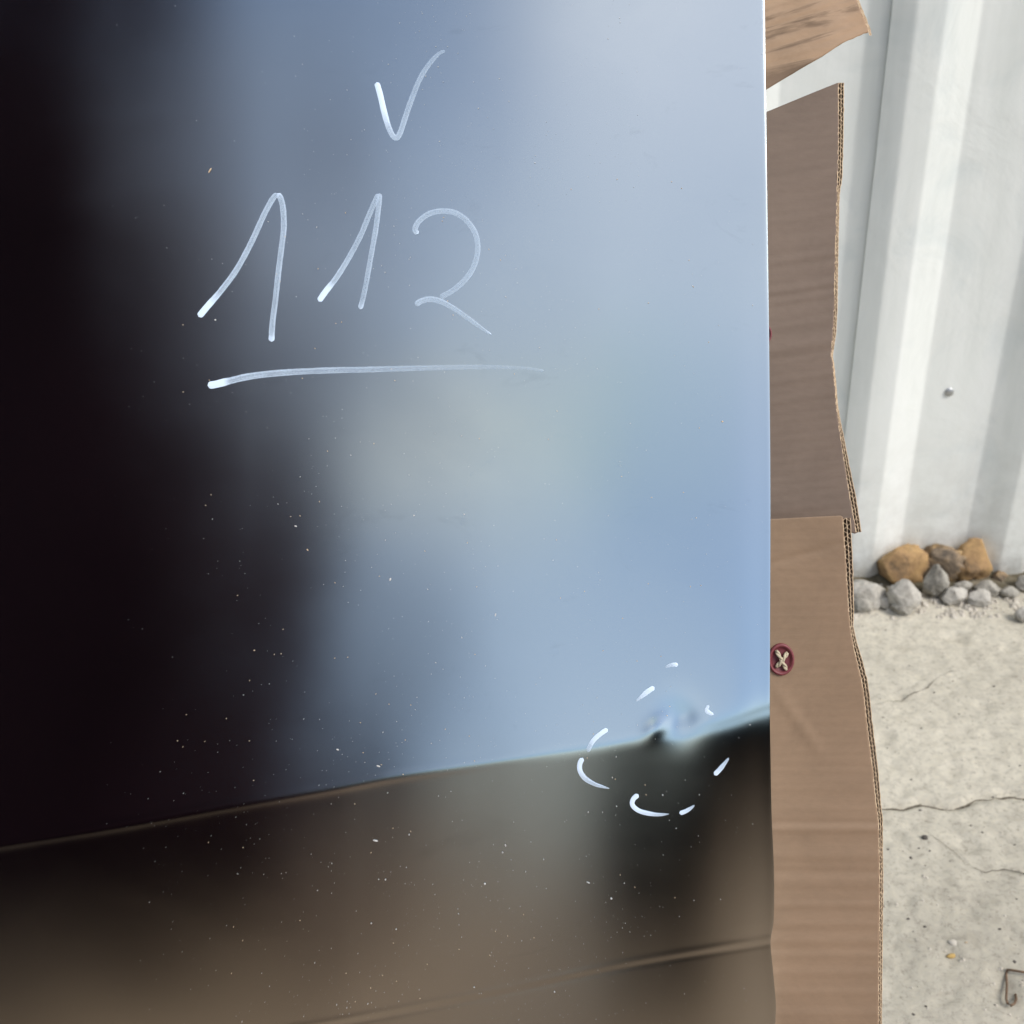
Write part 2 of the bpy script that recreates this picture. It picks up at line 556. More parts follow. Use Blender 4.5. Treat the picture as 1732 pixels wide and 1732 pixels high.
def build_wall():
    t = thing('ribbed_metal_wall', WA.copy(), 'white painted ribbed metal wall standing behind the stones and cardboard', 'wall')
    seam = sl0 + (sl1 - sl0) * 0.48       # sheets overlap on the rib's left flank
    def sheet(s0, s1, off):
        br = [s0, s1]
        k = math.floor((s0 - sl0) / PITCH) - 1
        while sl0 + k * PITCH < s1 + PITCH:
            o = sl0 + k * PITCH
            br += [o, o + sl1 - sl0, o + sr1 - sl0, o + sr0 - sl0]
            k += 1
        xs = sorted(x for x in set(br) if s0 <= x <= s1)
        fine = []
        for a, b in zip(xs, xs[1:]):      # a small radius at each fold
            L = b - a
            for u in (0.0, 0.0016, 0.004):
                if u < L / 2: fine.append(a + u)
            fine.append((a + b) / 2)
            for u in (0.004, 0.0016):
                if u < L / 2: fine.append(b - u)
        fine.append(xs[-1])
        def sm(s):
            return sum(wall_profile(s + d) for d in (-0.003, -0.0015, 0, 0.0015, 0.003)) / 5
        nu = len(fine); rows = 60
        vs = []
        for j in range(rows):
            z = 0.0 + 3.0 * j / (rows - 1)
            for s in fine:
                w = 0.0022 * noise.noise(Vector((s * 5, z * 1.6, off * 100)))
                p = WA + wdir * s + wn * (sm(s) + off + w) + Vector((0, 0, z))
                vs.append(p - t.location)
        o = link_mesh('steel_sheet', vs, grid_faces(nu, rows), M['wall'])
        o.parent = t
        md = o.modifiers.new('thickness', 'SOLIDIFY'); md.thickness = 0.0012; md.offset = 0
        es = o.modifiers.new('edge', 'EDGE_SPLIT'); es.split_angle = math.radians(50)
    sheet(seam - PITCH * 6, seam + 0.02, 0.0)
    sheet(seam, seam + PITCH * 7, 0.0042)
    # the sheeting screw with its washer
    def screw(px, py, r):
        p = on_plane(px, py, WA, wn) + wn * 0.0012
        vs, fs = [], []
        prof = [(1.0, 0.0), (1.0, 0.12), (0.86, 0.18), (0.58, 0.2), (0.54, 0.36), (0.48, 0.42), (0.0, 0.43)]
        seg = 18
        u, v = wdir, Vector((0, 0, 1))
        for rr, hh in prof:
            for k in range(seg):
                a = 2 * math.pi * k / seg
                vs.append(p + (u * math.cos(a) + v * math.sin(a)) * rr * r + wn * hh * r - t.location)
        for i in range(len(prof) - 1):
            for k in range(seg):
                fs.append((i * seg + k, i * seg + (k + 1) % seg, (i + 1) * seg + (k + 1) % seg, (i + 1) * seg + k))
        o = link_mesh('screw', vs, fs, M['screw']); o.parent = t
        o.data.materials.append(M['washer'])
        for f in o.data.polygons:
            if f.index < seg * 3: f.material_index = 1
    screw(1604, 661, 0.0135)
build_wall()

# ------------------------------------------------------------------ earth strip at the wall foot
def build_earth():
    nu, nv = 160, 14
    vs = []
    for j in range(nv):
        for i in range(nu):
            s = lerp(-0.6, 1.2, i / (nu - 1))
            wob = 0.02 * noise.noise(Vector((s * 9, 0, 1))) + 0.012 * noise.noise(Vector((s * 31, 4, 1)))
            d = lerp(-0.005, 0.075 + wob, j / (nv - 1))
            p = WA + wdir * s + wn * d
            q = j / (nv - 1)
            p.z = 0.012 * math.sin(math.pi * min(1, q * 1.0 + 0.25)) * (1 - q) + 0.006 * noise.noise(p * 30) * (1 - q) + (0.004 if q < 1 else -0.004)
            vs.append(p)
    o = link_mesh('earth_strip', vs, grid_faces(nu, nv), M['earth'])
    o['kind'] = 'structure'
build_earth()

# ------------------------------------------------------------------ rocks and stones
import bmesh
def rock(name, label, cat, px0, px1, py0, py1, mat, seed, depth=0.8, tilt=0.0, facet=0.5, group=None, sub=4, taper=0.0, lift=0.0):
    """a stone whose silhouette spans the given box; it stands on the ground"""
    base = on_ground((px0 + px1) / 2, lerp(py1, py0, 0.12), lift)
    dist = (base - CAM).length
    # size from the span at that distance
    m_px = (base - CAM).dot(R @ Vector((0, 0, -1))) / F
    w = (px1 - px0) * m_px
    h = (py1 - py0) * m_px
    rx, rz = w / 2, h / 2 / 0.93
    ry = rx * depth
    bm = bmesh.new()
    bmesh.ops.create_icosphere(bm, subdivisions=sub, radius=1.0)
    rnd = random.Random(seed)
    planes = [(Vector((rnd.uniform(-1, 1), rnd.uniform(-1, 1), rnd.uniform(-0.6, 1))).normalized(), rnd.uniform(0.62, 0.86)) for _ in range(9)]
    off = Vector((seed * 3.7, seed * 1.3, 0))
    for v in bm.verts:
        d = v.co.normalized()
        r = 1.0 + 0.22 * noise.noise(d * 1.5 + off) - 0.26 * abs(noise.noise(d * 2.7 + off)) + 0.13 * noise.noise(d * 6 + off) + 0.07 * noise.noise(d * 12 + off) + 0.03 * noise.noise(d * 18 + off)
        p = d * r
        for n_, c in planes:
            e = p.dot(n_) - c
            if e > 0:
                p -= n_ * e * facet * 1.5 if facet < 0.66 else n_ * e
        if taper:
            k = 1 - taper * max(0, p.z)
            p.x *= k; p.y *= k
        v.co = Vector((p.x * rx, p.y * ry, p.z * rz))
    bmesh.ops.rotate(bm, verts=bm.verts, matrix=Matrix.Rotation(tilt, 3, 'Y'), cent=(0, 0, 0))
    zmin = min(v.co.z for v in bm.verts)
    for v in bm.verts:
        v.co.z = max(v.co.z, zmin * 0.8) - zmin * 0.8 
    me = bpy.data.meshes.new(name)
    bm.to_mesh(me); bm.free()
    me.materials.append(mat)
    for f in me.polygons: f.use_smooth = True
    o = bpy.data.objects.new(name, me)
    COL.objects.link(o)
    o.location = base
    tag(o, label, cat, group)
    return o

G1, G2 = 'ochre rocks against the wall', 'grey stones in front of the rocks'
rock('ochre_rock', 'big rounded ochre rock with a grey hollow at its foot, nearest the cardboard', 'rock', 1468, 1566, 910, 992, M['ochre'], 1, 0.6, 0.0, 0.7, G1)
rock('ochre_rock', 'brown rock with ochre crust wedged in the middle between two larger rocks', 'rock', 1546, 1636, 914, 985, M['brown_rock'], 2, 0.7, 0, 0.7, G1)
rock('ochre_rock', 'peaked ochre and dark brown rock against the wall above the flat dark soil', 'rock', 1600, 1676, 908, 988, M['ochre'], 3, 0.7, 0.15, 0.6, G1, taper=0.25)
rock('grey_stone', 'wide low pale grey stone partly hidden by the cardboard edge', 'stone', 1418, 1500, 976, 1028, M['pale_stone'], 4, 0.7, 0, 0.7, G2)
rock('grey_stone', 'blocky pale grey stone below the big rounded ochre rock', 'stone', 1497, 1558, 976, 1036, M['pale_stone'], 5, 0.8, 0.1, 0.6, G2)
rock('grey_stone', 'upright pointed grey stone with a pale lit face in the middle of the row', 'stone', 1553, 1602, 948, 1018, M['grey_stone'], 6, 0.7, -0.12, 0.7, G2, taper=0.35)
rock('grey_stone', 'tilted oblong grey stone touching the pointed stone on its outer side', 'stone', 1584, 1634, 990, 1026, M['pale_stone'], 7, 0.6, -0.25, 0.7, G2)
rock('grey_stone', 'smooth oval pale stone lying in front of the darker half hidden one', 'stone', 1630, 1680, 996, 1026, M['pale_stone'], 8, 0.6, 0.15, 0.7, G2)
rock('grey_stone', 'darker narrow stone lying behind the smooth oval pale one', 'stone', 1645, 1694, 982, 1008, M['grey_stone'], 9, 0.6, 0.2, 0.7, G2)
rock('grey_stone', 'grey stone piece above the tilted oblong stone, below the peaked rock', 'stone', 1606, 1642, 980, 1004, M['grey_stone'], 12, 0.6, -0.2, 0.7, G2)
rock('grey_stone', 'small rounded grey stone at the foot of the low pale stone by the cardboard', 'stone', 1440, 1476, 1008, 1036, M['grey_stone'], 10, 0.8, 0, 0.4, G2)
rock('grey_stone', 'small cube shaped grey stone between the low pale stone and the blocky one', 'stone', 1480, 1510, 1004, 1030, M['pale_stone'], 11, 0.8, 0, 0.7, G2)
rock('grey_stone', 'darker grey lump under the blocky pale stone', 'stone', 1504, 1546, 1014, 1040, M['grey_stone'], 13, 0.8, 0, 0.6, G2)
rock('grey_stone', 'bright white rounded stone alone at the picture edge below the dark soil', 'stone', 1712, 1742, 1024, 1052, M['pale_stone'], 14, 0.8, 0, 0.4, G2)

rock('grey_stone', 'narrow dark flat stone half sunk in the dark soil past the end of the row', 'stone', 1688, 1722, 992, 1010, M['grey_stone'], 31, 0.7, 0.2, 0.7, G2)
rock('grey_stone', 'small brownish broken piece lying against the wall beyond the peaked rock', 'stone', 1676, 1704, 966, 986, M['brown_rock'], 32, 0.7, 0.1, 0.7, G2)
rock('grey_stone', 'small mossy dark lump at the picture edge against the wall', 'stone', 1714, 1750, 968, 1000, M['grey_stone'], 33, 0.7, 0.1, 0.7, G2)
# loose grit on the concrete
def grit(count, mat, name, size, area, seed):
    rnd = random.Random(seed)
    vs, fs = [], []
    for _ in range(count):
        px = rnd.uniform(area[0], area[1]); py = rnd.uniform(area[2], area[3])
        c = on_ground(px, py)
        c.z = ground_h(c.x, c.y)
        r = size * rnd.uniform(0.35, 1.0) ** 1.5
        b0 = len(vs)
        a0 = rnd.uniform(0, 6.28)
        el = rnd.uniform(0.5, 1)
        for k in range(6):
            a = a0 + k * math.pi / 3
            q = rnd.uniform(0.7, 1.1)
            vs.append(c + Vector((math.cos(a) * r * q, math.sin(a) * r * el * q, -r * 0.1)))
        for k in range(3):
            a = a0 + k * math.pi * 2 / 3
            vs.append(c + Vector((math.cos(a) * r * 0.5, math.sin(a) * r * 0.5 * el, r * rnd.uniform(0.4, 0.7))))
        for k in range(6):
            k2 = (k + 1) % 6
            t0 = b0 + 6 + (k // 2); t1 = b0 + 6 + ((k2 // 2) % 3)
            fs.append((b0 + k, b0 + k2, t0))
            if t0 != t1: fs.append((b0 + k2, t1, t0))
        fs.append((b0 + 6, b0 + 7, b0 + 8))
    o = link_mesh(name, vs, fs, mat, smooth=False)
    o['kind'] = 'stuff'
    return o
tag(grit(260, M['pale_chip'], 'gravel', 0.0035, (1440, 1780, 1010, 1800), 3), 'pale grit scattered over the rough concrete', 'gravel')
tag(grit(90, M['dark_chip'], 'gravel', 0.0032, (1440, 1780, 1010, 1800), 4), 'dark grit specks scattered over the rough concrete', 'gravel')
tag(grit(260, M['pale_chip'], 'gravel', 0.011, (1440, 1760, 990, 1046), 5), 'pale chippings along the foot of the stone row', 'gravel')

rock('ochre_chip', 'small flat ochre yellow stone chip on the concrete above the bent wire', 'stone chip', 1599, 1617, 1612, 1620, M['chip'], 21, 0.5, 0, 0.7, None, 2)
rock('stone_chip', 'small dark brown chip on the concrete just under the long crack', 'stone chip', 1558, 1570, 1410, 1420, M['dark_chip'], 22, 0.7, 0.5, 0.4, None, 2)
rock('stone_chip', 'white flat chip on the concrete above the ochre yellow chip', 'stone chip', 1602, 1624, 1588, 1598, M['pale_chip'], 23, 0.8, 0, 0.7, None, 2)
rock('stone_chip', 'small tan lump on the concrete right of the white flat chip', 'stone chip', 1628, 1637, 1588, 1600, M['tan_chip'], 24, 0.7, 0, 0.7, None, 2)

def tube(pts, r, mat, name, parent=None, seg=8, closed_r=None):
    vs, fs = [], []
    n = len(pts)
    prev = None
    for i, p in enumerate(pts):
        t = (pts[min(i + 1, n - 1)] - pts[max(i - 1, 0)]).normalized()
        if prev is None:
            a = t.orthogonal().normalized()
        else:
            a = (prev - t * prev.dot(t)).normalized()
        prev = a
        b = t.cross(a)
        rr = r if closed_r is None else r * closed_r(i / (n - 1))
        for k in range(seg):
            an = 2 * math.pi * k / seg
            vs.append(p + (a * math.cos(an) + b * math.sin(an)) * rr)
    for i in range(n - 1):
        for k in range(seg):
            fs.append((i * seg + k, i * seg + (k + 1) % seg, (i + 1) * seg + (k + 1) % seg, (i + 1) * seg + k))
    fs.append(tuple(range(seg))[::-1]); fs.append(tuple((n - 1) * seg + k for k in range(seg)))
    return link_mesh(name, vs, fs, mat, parent)

wp = [(1790, 1652), (1760, 1648), (1735, 1645), (1712, 1641), (1704, 1640), (1702, 1648), (1703, 1668), (1702, 1690), (1704, 1697), (1710, 1701), (1716, 1697), (1719, 1690), (1718, 1682)]
w3 = [on_ground(x, y, 0.006 + 0.006 * math.sin(i * 0.9)) for i, (x, y) in enumerate(wp)]
o = tube(w3, 0.0014, M['wire'], 'bent_wire')
tag(o, 'thin rusty wire bent like a hook lying on the rough concrete', 'wire')

# ------------------------------------------------------------------ the panel
D0 = 0.72
PN = R @ PN_C
PX = R @ (Vector((1, 0, 0)) - PN_C * PN_C.x).normalized()
PY = PN.cross(PX)
P0 = CAM + (R @ Vector((0, 0, -D0)))
K = D0 / F
L1 = [(-200, 1462), (0, 1428), (190, 1398), (381, 1364), (572, 1331), (660, 1314), (800, 1294), (940, 1274), (1021, 1262), (1102, 1247), (1205, 1230), (1300, 1200), (1420, 1165)]
L2 = [(-200, 1862), (300, 1776), (600, 1724), (849, 1676), (1057, 1632), (1302, 1591), (1420, 1570)]
EDGE = [(-400, 1289), (0, 1293), (300, 1297), (600, 1301), (850, 1303), (1200, 1302), (1270, 1303), (1380, 1305), (1480, 1309), (1560, 1308), (1592, 1303), (1640, 1307), (1700, 1312), (1732, 1311), (1900, 1312), (2600, 1312)]
TAN1 = math.tan(math.radians(13))
def g2(x, y, cx, cy, sx, sy=None):
    sy = sy or sx
    return math.exp(-((x - cx) / sx) ** 2 - ((y - cy) / sy) ** 2)
def recess(px, py):
    """metres behind the panel's main plane"""
    d1 = py - spline(L1, px)
    k = lerp(2.2, 15, max(0, min(1, (px - 1050) / 250)) ** 1.3)
    z = softplus(d1, k) * K * TAN1
    z -= 0.00035 * math.exp(-(d1 / 9) ** 2) * lerp(1, -0.35, max(0, min(1, (px - 650) / 300)))
    d2 = py - spline(L2, px)
    z -= softplus(d2, 4) * K * math.tan(math.radians(1.2))
    z -= 0.00012 * math.exp(-((d2 + 4) / 5) ** 2) * (0.7 + 0.5 * noise.noise(Vector((px * 0.012, 0, 0))))
    z += 0.00007 * math.exp(-((d2 - 6) / 4) ** 2)
    # the dent inside the pen marks
    z += 0.0014 * g2(px, py, 1146, 1220, 32, 40)
    z -= 0.0011 * g2(px + (py - 1230) * 0.5, py, 1110, 1229, 19, 20)
    z += 0.0004 * g2(px, py, 1160, 1212, 26, 20)
    # rolled right edge
    e = spline(EDGE, py) - px
    if e < 140:
        z += 0.00012 * math.exp(-max(e, 0) / 2.0)
        z += 0.0009 * math.exp(-(e / 34) ** 2) * max(0, min(1, (py - 400) / 800))
    # gentle oil-canning of the sheet
    z += 0.0016 * noise.noise(Vector((px / 520, py / 620, 1.7))) + 0.0005 * noise.noise(Vector((px / 210, py / 260, 7.7)))
    return z
def panel_pt(px, py, lift=0.0):
    r = ray(px, py)
    base = (P0 - CAM).dot(PN) / r.dot(PN)
    return CAM + r * base * (1 + (recess(px, py) - lift) / D0)

def panel_uv(px, py):
    return (px * K, -py * K)

def build_panel():
    t = thing('metal_sheet', panel_pt(700, 2300), 'glossy black metal sheet marked 112 in white pen, creased and dented near its corner', 'metal sheet')
    # columns denser towards the right edge, rows denser at creases
    us = [i / 330 for i in range(331)]
    rows = []
    y = -330.0
    while y < 2500:
        rows.append(y)
        if y > 1800: y += 60
        elif 1150 < y: y += 3.2
        else: y += 8
    vs, uvs = [], []
    x_left = -380
    for y in rows:
        xe = spline(EDGE, y)
        for u in us:
            uu = 1 - (1 - u) ** 1.25
            x = x_left + (xe - x_left) * uu
            vs.append(panel_pt(x, y) - t.location)
            uvs.append(panel_uv(x, y))
    nu = len(us); nv = len(rows)
    fs = grid_faces(nu, nv, True)
    # returned edge: the sheet folds back at the right and is closed behind
    b0 = len(vs)
    for y in rows:
        xe = spline(EDGE, y)
        p = panel_pt(xe, y)
        vs.append(p - PN * 0.0003 + PX * 0.0002 - t.location); uvs.append(panel_uv(xe, y))
        vs.append(p - PN * 0.014 + PX * -0.0005 - t.location); uvs.append(panel_uv(xe, y))
        vs.append(panel_pt(x_left, y) - PN * 0.014 - t.location); uvs.append(panel_uv(x_left, y))
    for j in range(nv - 1):
        a = j * nu + nu - 1; c = (j + 1) * nu + nu - 1
        p, q = b0 + j * 3, b0 + (j + 1) * 3
        fs.append((a, c, q, p)); fs.append((p, q, q + 1, p + 1)); fs.append((p + 1, q + 1, q + 2, p + 2))
        fs.append((p + 2, q + 2, (j + 1) * nu, j * nu))
    o = link_mesh('front_face', vs, fs, M['panel'], smooth=True, uvs=uvs)
    o.parent = t
    es = o.modifiers.new('edge', 'EDGE_SPLIT'); es.split_angle = math.radians(35)
    return t
PANEL = build_panel()

# ------------------------------------------------------------------ pen marks
def stroke(name, pts, w0, inks, parent, label=None, widths=None):
    """pts: pixel polyline (smoothed); inks: ink density stops along it"""
    # Catmull-Rom resample
    P = [Vector((x, y)) for x, y in pts]
    ex = [P[0] * 2 - P[1]] + P + [P[-1] * 2 - P[-2]]
    out = []
    for i in range(1, len(ex) - 2):
        a, b, c, d = ex[i - 1:i + 3]
        n_ = max(3, int((c - b).length / 2.2))
        for k in range(n_):
            s = k / n_
            out.append(0.5 * ((2 * b) + (-a + c) * s + (2 * a - 5 * b + 4 * c - d) * s * s + (-a + 3 * b - 3 * c + d) * s ** 3))
    out.append(P[-1])
    L = [0]
    for a, b in zip(out, out[1:]): L.append(L[-1] + (b - a).length)
    tot = L[-1]
    vs, uvs, ink = [], [], []
    cols = 7
    for i, p in enumerate(out):
        t_ = (out[min(i + 1, len(out) - 1)] - out[max(i - 1, 0)])
        t_.normalize()
        nrm = Vector((-t_.y, t_.x))
        s = L[i] / tot
        wd = w0 * (poly(widths, s) if widths else 1.0)
        # round the two ends
        e0 = min(1, L[i] / (wd * 0.5 + 0.01)); e1 = min(1, (tot - L[i]) / (wd * 0.5 + 0.01))
        wd *= max(0.05, math.sqrt(max(0, 1 - (1 - e0) ** 2))) * max(0.05, math.sqrt(max(0, 1 - (1 - e1) ** 2)))
        wd *= 1 + 0.07 * noise.noise(Vector((L[i] * 0.09, w0, pts[0][0])))
        iv = max(0, min(1, poly(inks, s) + 0.05 * noise.noise(Vector((L[i] * 0.05, 3, pts[0][1])))))
        for k in range(cols):
            q = k / (cols - 1)
            v2 = p + nrm * wd * (q - 0.5)
            vs.append(panel_pt(v2.x, v2.y, 0.00035 + 0.0002 * math.sin(math.pi * q)) - parent.location)
            uvs.append((L[i] * K, q)); ink.append(iv)
    o = link_mesh(name, vs, grid_faces(cols, len(out)), M['pen'], uvs=uvs)
    o.parent = parent
    at = o.data.attributes.new('ink', 'FLOAT', 'POINT')
    for i, v in enumerate(ink): at.data[i].value = v
    if label: o['label'] = label
    return o
INK1 = [(0, 1.0), (0.06, 1.0), (0.14, 0.72), (1, 0.62)]
stroke('pen_tick', [(637, 139), (643, 160), (650, 190), (657, 214), (664, 229), (671, 233), (677, 224), (685, 200), (698, 163), (712, 130), (728, 106), (742, 91), (753, 86)], 9.5,
       [(0, 1), (0.16, 1), (0.34, 0.72), (0.48, 0.55), (0.6, 0.5), (0.9, 0.42), (1, 0.4)], PANEL, 'white tick drawn above the number', [(0, 1), (0.5, 1.1), (0.9, 0.9), (1, 0.5)])
stroke('pen_digit', [(336, 536), (350, 519), (375, 490), (400, 456), (425, 410), (447, 362), (462, 335), (470, 328)], 10.5,
       [(0, 1), (0.10, 1), (0.22, 0.78), (0.6, 0.66), (1, 0.6)], PANEL, 'first figure 1, rising stroke')
stroke('pen_digit', [(469, 327), (475, 336), (479, 355), (480, 385), (476, 420), (471, 460), (466, 505), (461, 545), (459, 578)], 10.5,
       [(0, 0.9), (0.05, 0.62), (0.5, 0.6), (0.9, 0.62), (0.97, 0.85), (1, 0.9)], PANEL, 'first figure 1, falling stroke')
stroke('pen_digit', [(539, 510), (550, 494), (570, 468), (590, 436), (610, 398), (625, 362), (636, 337), (641, 328)], 10,
       [(0, 1), (0.12, 1), (0.22, 0.72), (0.6, 0.52), (1, 0.5)], PANEL, 'second figure 1, rising stroke')
stroke('pen_digit', [(642, 327), (641, 345), (636, 385), (629, 425), (621, 470), (615, 500), (609, 523)], 9.5,
       [(0, 0.6), (0.5, 0.55), (0.9, 0.45), (0.97, 0.8), (1, 0.9)], PANEL, 'second figure 1, falling stroke')
stroke('pen_digit', [(707, 396), (702, 388), (708, 375), (725, 362), (748, 357), (772, 361), (792, 376), (805, 398), (808, 425), (801, 452), (786, 474), (765, 492), (744, 503)], 10,
       [(0, 0.95), (0.03, 0.6), (0.2, 0.5), (0.6, 0.45), (1, 0.4)], PANEL, 'figure 2, upper bow')
stroke('pen_digit', [(702, 516), (713, 509), (728, 506), (746, 510), (768, 522), (790, 537), (812, 553), (831, 566)], 9.5,
       [(0, 0.6), (0.3, 0.5), (0.6, 0.42), (0.9, 0.4), (0.98, 0.8), (1, 0.9)], PANEL, 'figure 2, foot', [(0, 1.1), (0.2, 1.1), (0.8, 0.8), (1, 0.3)])
stroke('pen_underline', [(351, 652), (365, 650), (385, 645), (420, 637), (470, 631), (540, 627), (620, 625), (700, 623), (780, 621), (840, 621), (890, 623), (920, 627)], 12.5,
       [(0, 1), (0.045, 1), (0.07, 0.76), (0.3, 0.58), (0.6, 0.38), (0.85, 0.2), (0.98, 0.18), (1, 0.5)], PANEL, 'line under the number', [(0, 1), (0.5, 0.85), (0.8, 0.65), (1, 0.3)])
DASH = [
    ([(1125, 1129), (1131, 1126), (1140, 1124), (1147, 1125)], 7.5, [(0, 0.6), (1, 1)], [(0, 0.4), (0.4, 0.9), (1, 1)]),
    ([(1075, 1186), (1083, 1180), (1095, 1170), (1107, 1162)], 8.5, [(0, 0.7), (0.3, 0.85), (1, 1)], [(0, 0.35), (0.5, 1), (1, 1)]),
    ([(1199, 1192), (1195, 1200), (1199, 1205), (1207, 1209)], 6, [(0, 0.85), (1, 0.95)], [(0, 0.7), (0.5, 1.3), (1, 0.8)]),
    ([(1028, 1233), (1016, 1241), (1004, 1252), (997, 1264), (994, 1272)], 8, [(0, 1), (0.3, 0.95), (0.7, 0.85), (1, 0.6)], None),
    ([(986, 1282), (981, 1291), (981, 1303), (989, 1316), (1005, 1326), (1020, 1331), (1031, 1334)], 8.5, [(0, 1), (0.2, 0.98), (0.5, 0.85), (1, 0.78)], [(0, 1), (0.5, 1), (0.8, 0.7), (1, 0.15)]),
    ([(1080, 1344), (1071, 1352), (1070, 1362), (1080, 1371), (1097, 1376), (1115, 1378), (1132, 1377)], 8.5, [(0, 1), (0.25, 1), (0.6, 0.92), (1, 0.8)], [(0, 1), (0.6, 0.9), (0.85, 0.6), (1, 0.15)]),
    ([(1149, 1376), (1158, 1373), (1167, 1368), (1175, 1362)], 8, [(0, 1), (0.5, 0.9), (1, 0.8)], [(0, 1), (0.6, 0.8), (1, 0.3)]),
    ([(1208, 1311), (1217, 1302), (1226, 1291), (1233, 1282)], 8, [(0, 1), (0.4, 0.88), (1, 0.8)], [(0, 1), (0.5, 1), (1, 0.35)]),
]
for pts, w, ik, wd in DASH:
    stroke('pen_dash', pts, w, ik, PANEL, None, wd)

# ------------------------------------------------------------------ dust on the panel
def specks(name, mat, items, parent):
    vs, fs = [], []
    for px, py, r, el, an in items:
        b0 = len(vs)
        for k in range(6):
            a = k * math.pi / 3
            x = math.cos(a) * r * el; y = math.sin(a) * r
            vs.append(panel_pt(px + x * math.cos(an) - y * math.sin(an), py + x * math.sin(an) + y * math.cos(an), 0.0005) - parent.location)
        vs.append(panel_pt(px, py, 0.0005 + r * K * 0.5) - parent.location)
        for k in range(6): fs.append((b0 + (k + 1) % 6, b0 + k, b0 + 6))
    o = link_mesh(name, vs, fs, mat, smooth=False)
    o.parent = parent
    o['kind'] = 'stuff'
rnd = random.Random(11)
items = []
while len(items) < 1900:
    x = rnd.gauss(760, 330); y = rnd.uniform(0, 1732)
    if not (180 < x < 1290): continue
    dens = 0.35 + 0.65 * noise.noise(Vector((x / 160, y / 160, 4)))
    if y > 1250: dens += 0.25
    if rnd.random() > dens: continue
    r = (0.24 + 0.42 * rnd.random() ** 4) * (0.8 + 0.2 * max(0, min(1, (x - 300) / 300)))
    if x < 520 and y < 1250 and rnd.random() < 0.45: continue
    items.append((x, y, r, rnd.choice((1, 1, 1, 2.2)), rnd.uniform(0, 3)))
for x, y, r, e, a in [(635, 1422, 1.6, 3.0, 0.2), (820, 1495, 1.9, 1, 0), (1034, 1520, 1.8, 1, 0), (850, 1442, 1.5, 1, 0), (692, 1412, 1.3, 1, 0), (652, 1488, 1.4, 1, 0), (571, 1268, 1.4, 1.8, 0.4), (640, 1296, 1.4, 2.6, 0.3),
                      (660, 980, 1.6, 1.8, 2), (628, 1562, 1.3, 1, 0), (670, 1572, 1.2, 1, 0), (802, 1670, 1.2, 1, 0), (938, 1678, 1.3, 1, 0), (700, 872, 1.3, 1, 0), (785, 870, 1.2, 1, 0), (838, 1040, 1, 3, 1.8), (855, 1430, 1.0, 2.5, 1.2), (995, 1493, 1, 3.5, 0.4),
                      (364, 541, 1.5, 1, 0), (500, 890, 1.2, 2, 0.3), (1121, 1345, 1.2, 1, 0), (995, 1374, 1.2, 1, 0), (1043, 1364, 1.1, 1, 0)]:
    items.append((x, y, r, e, a))
specks('dust', M['dust'], items, PANEL)
specks('lint', M['tan_dust'], [(355, 288, 1.3, 4, 2.1), (1222, 713, 1.4, 1.4, 0), (520, 930, 1, 2, 1), (430, 1100, 1, 1.5, 0)] + [(rnd.uniform(300, 1200), rnd.uniform(300, 1700), 0.6, 2, rnd.uniform(0, 3)) for _ in range(120)], PANEL)

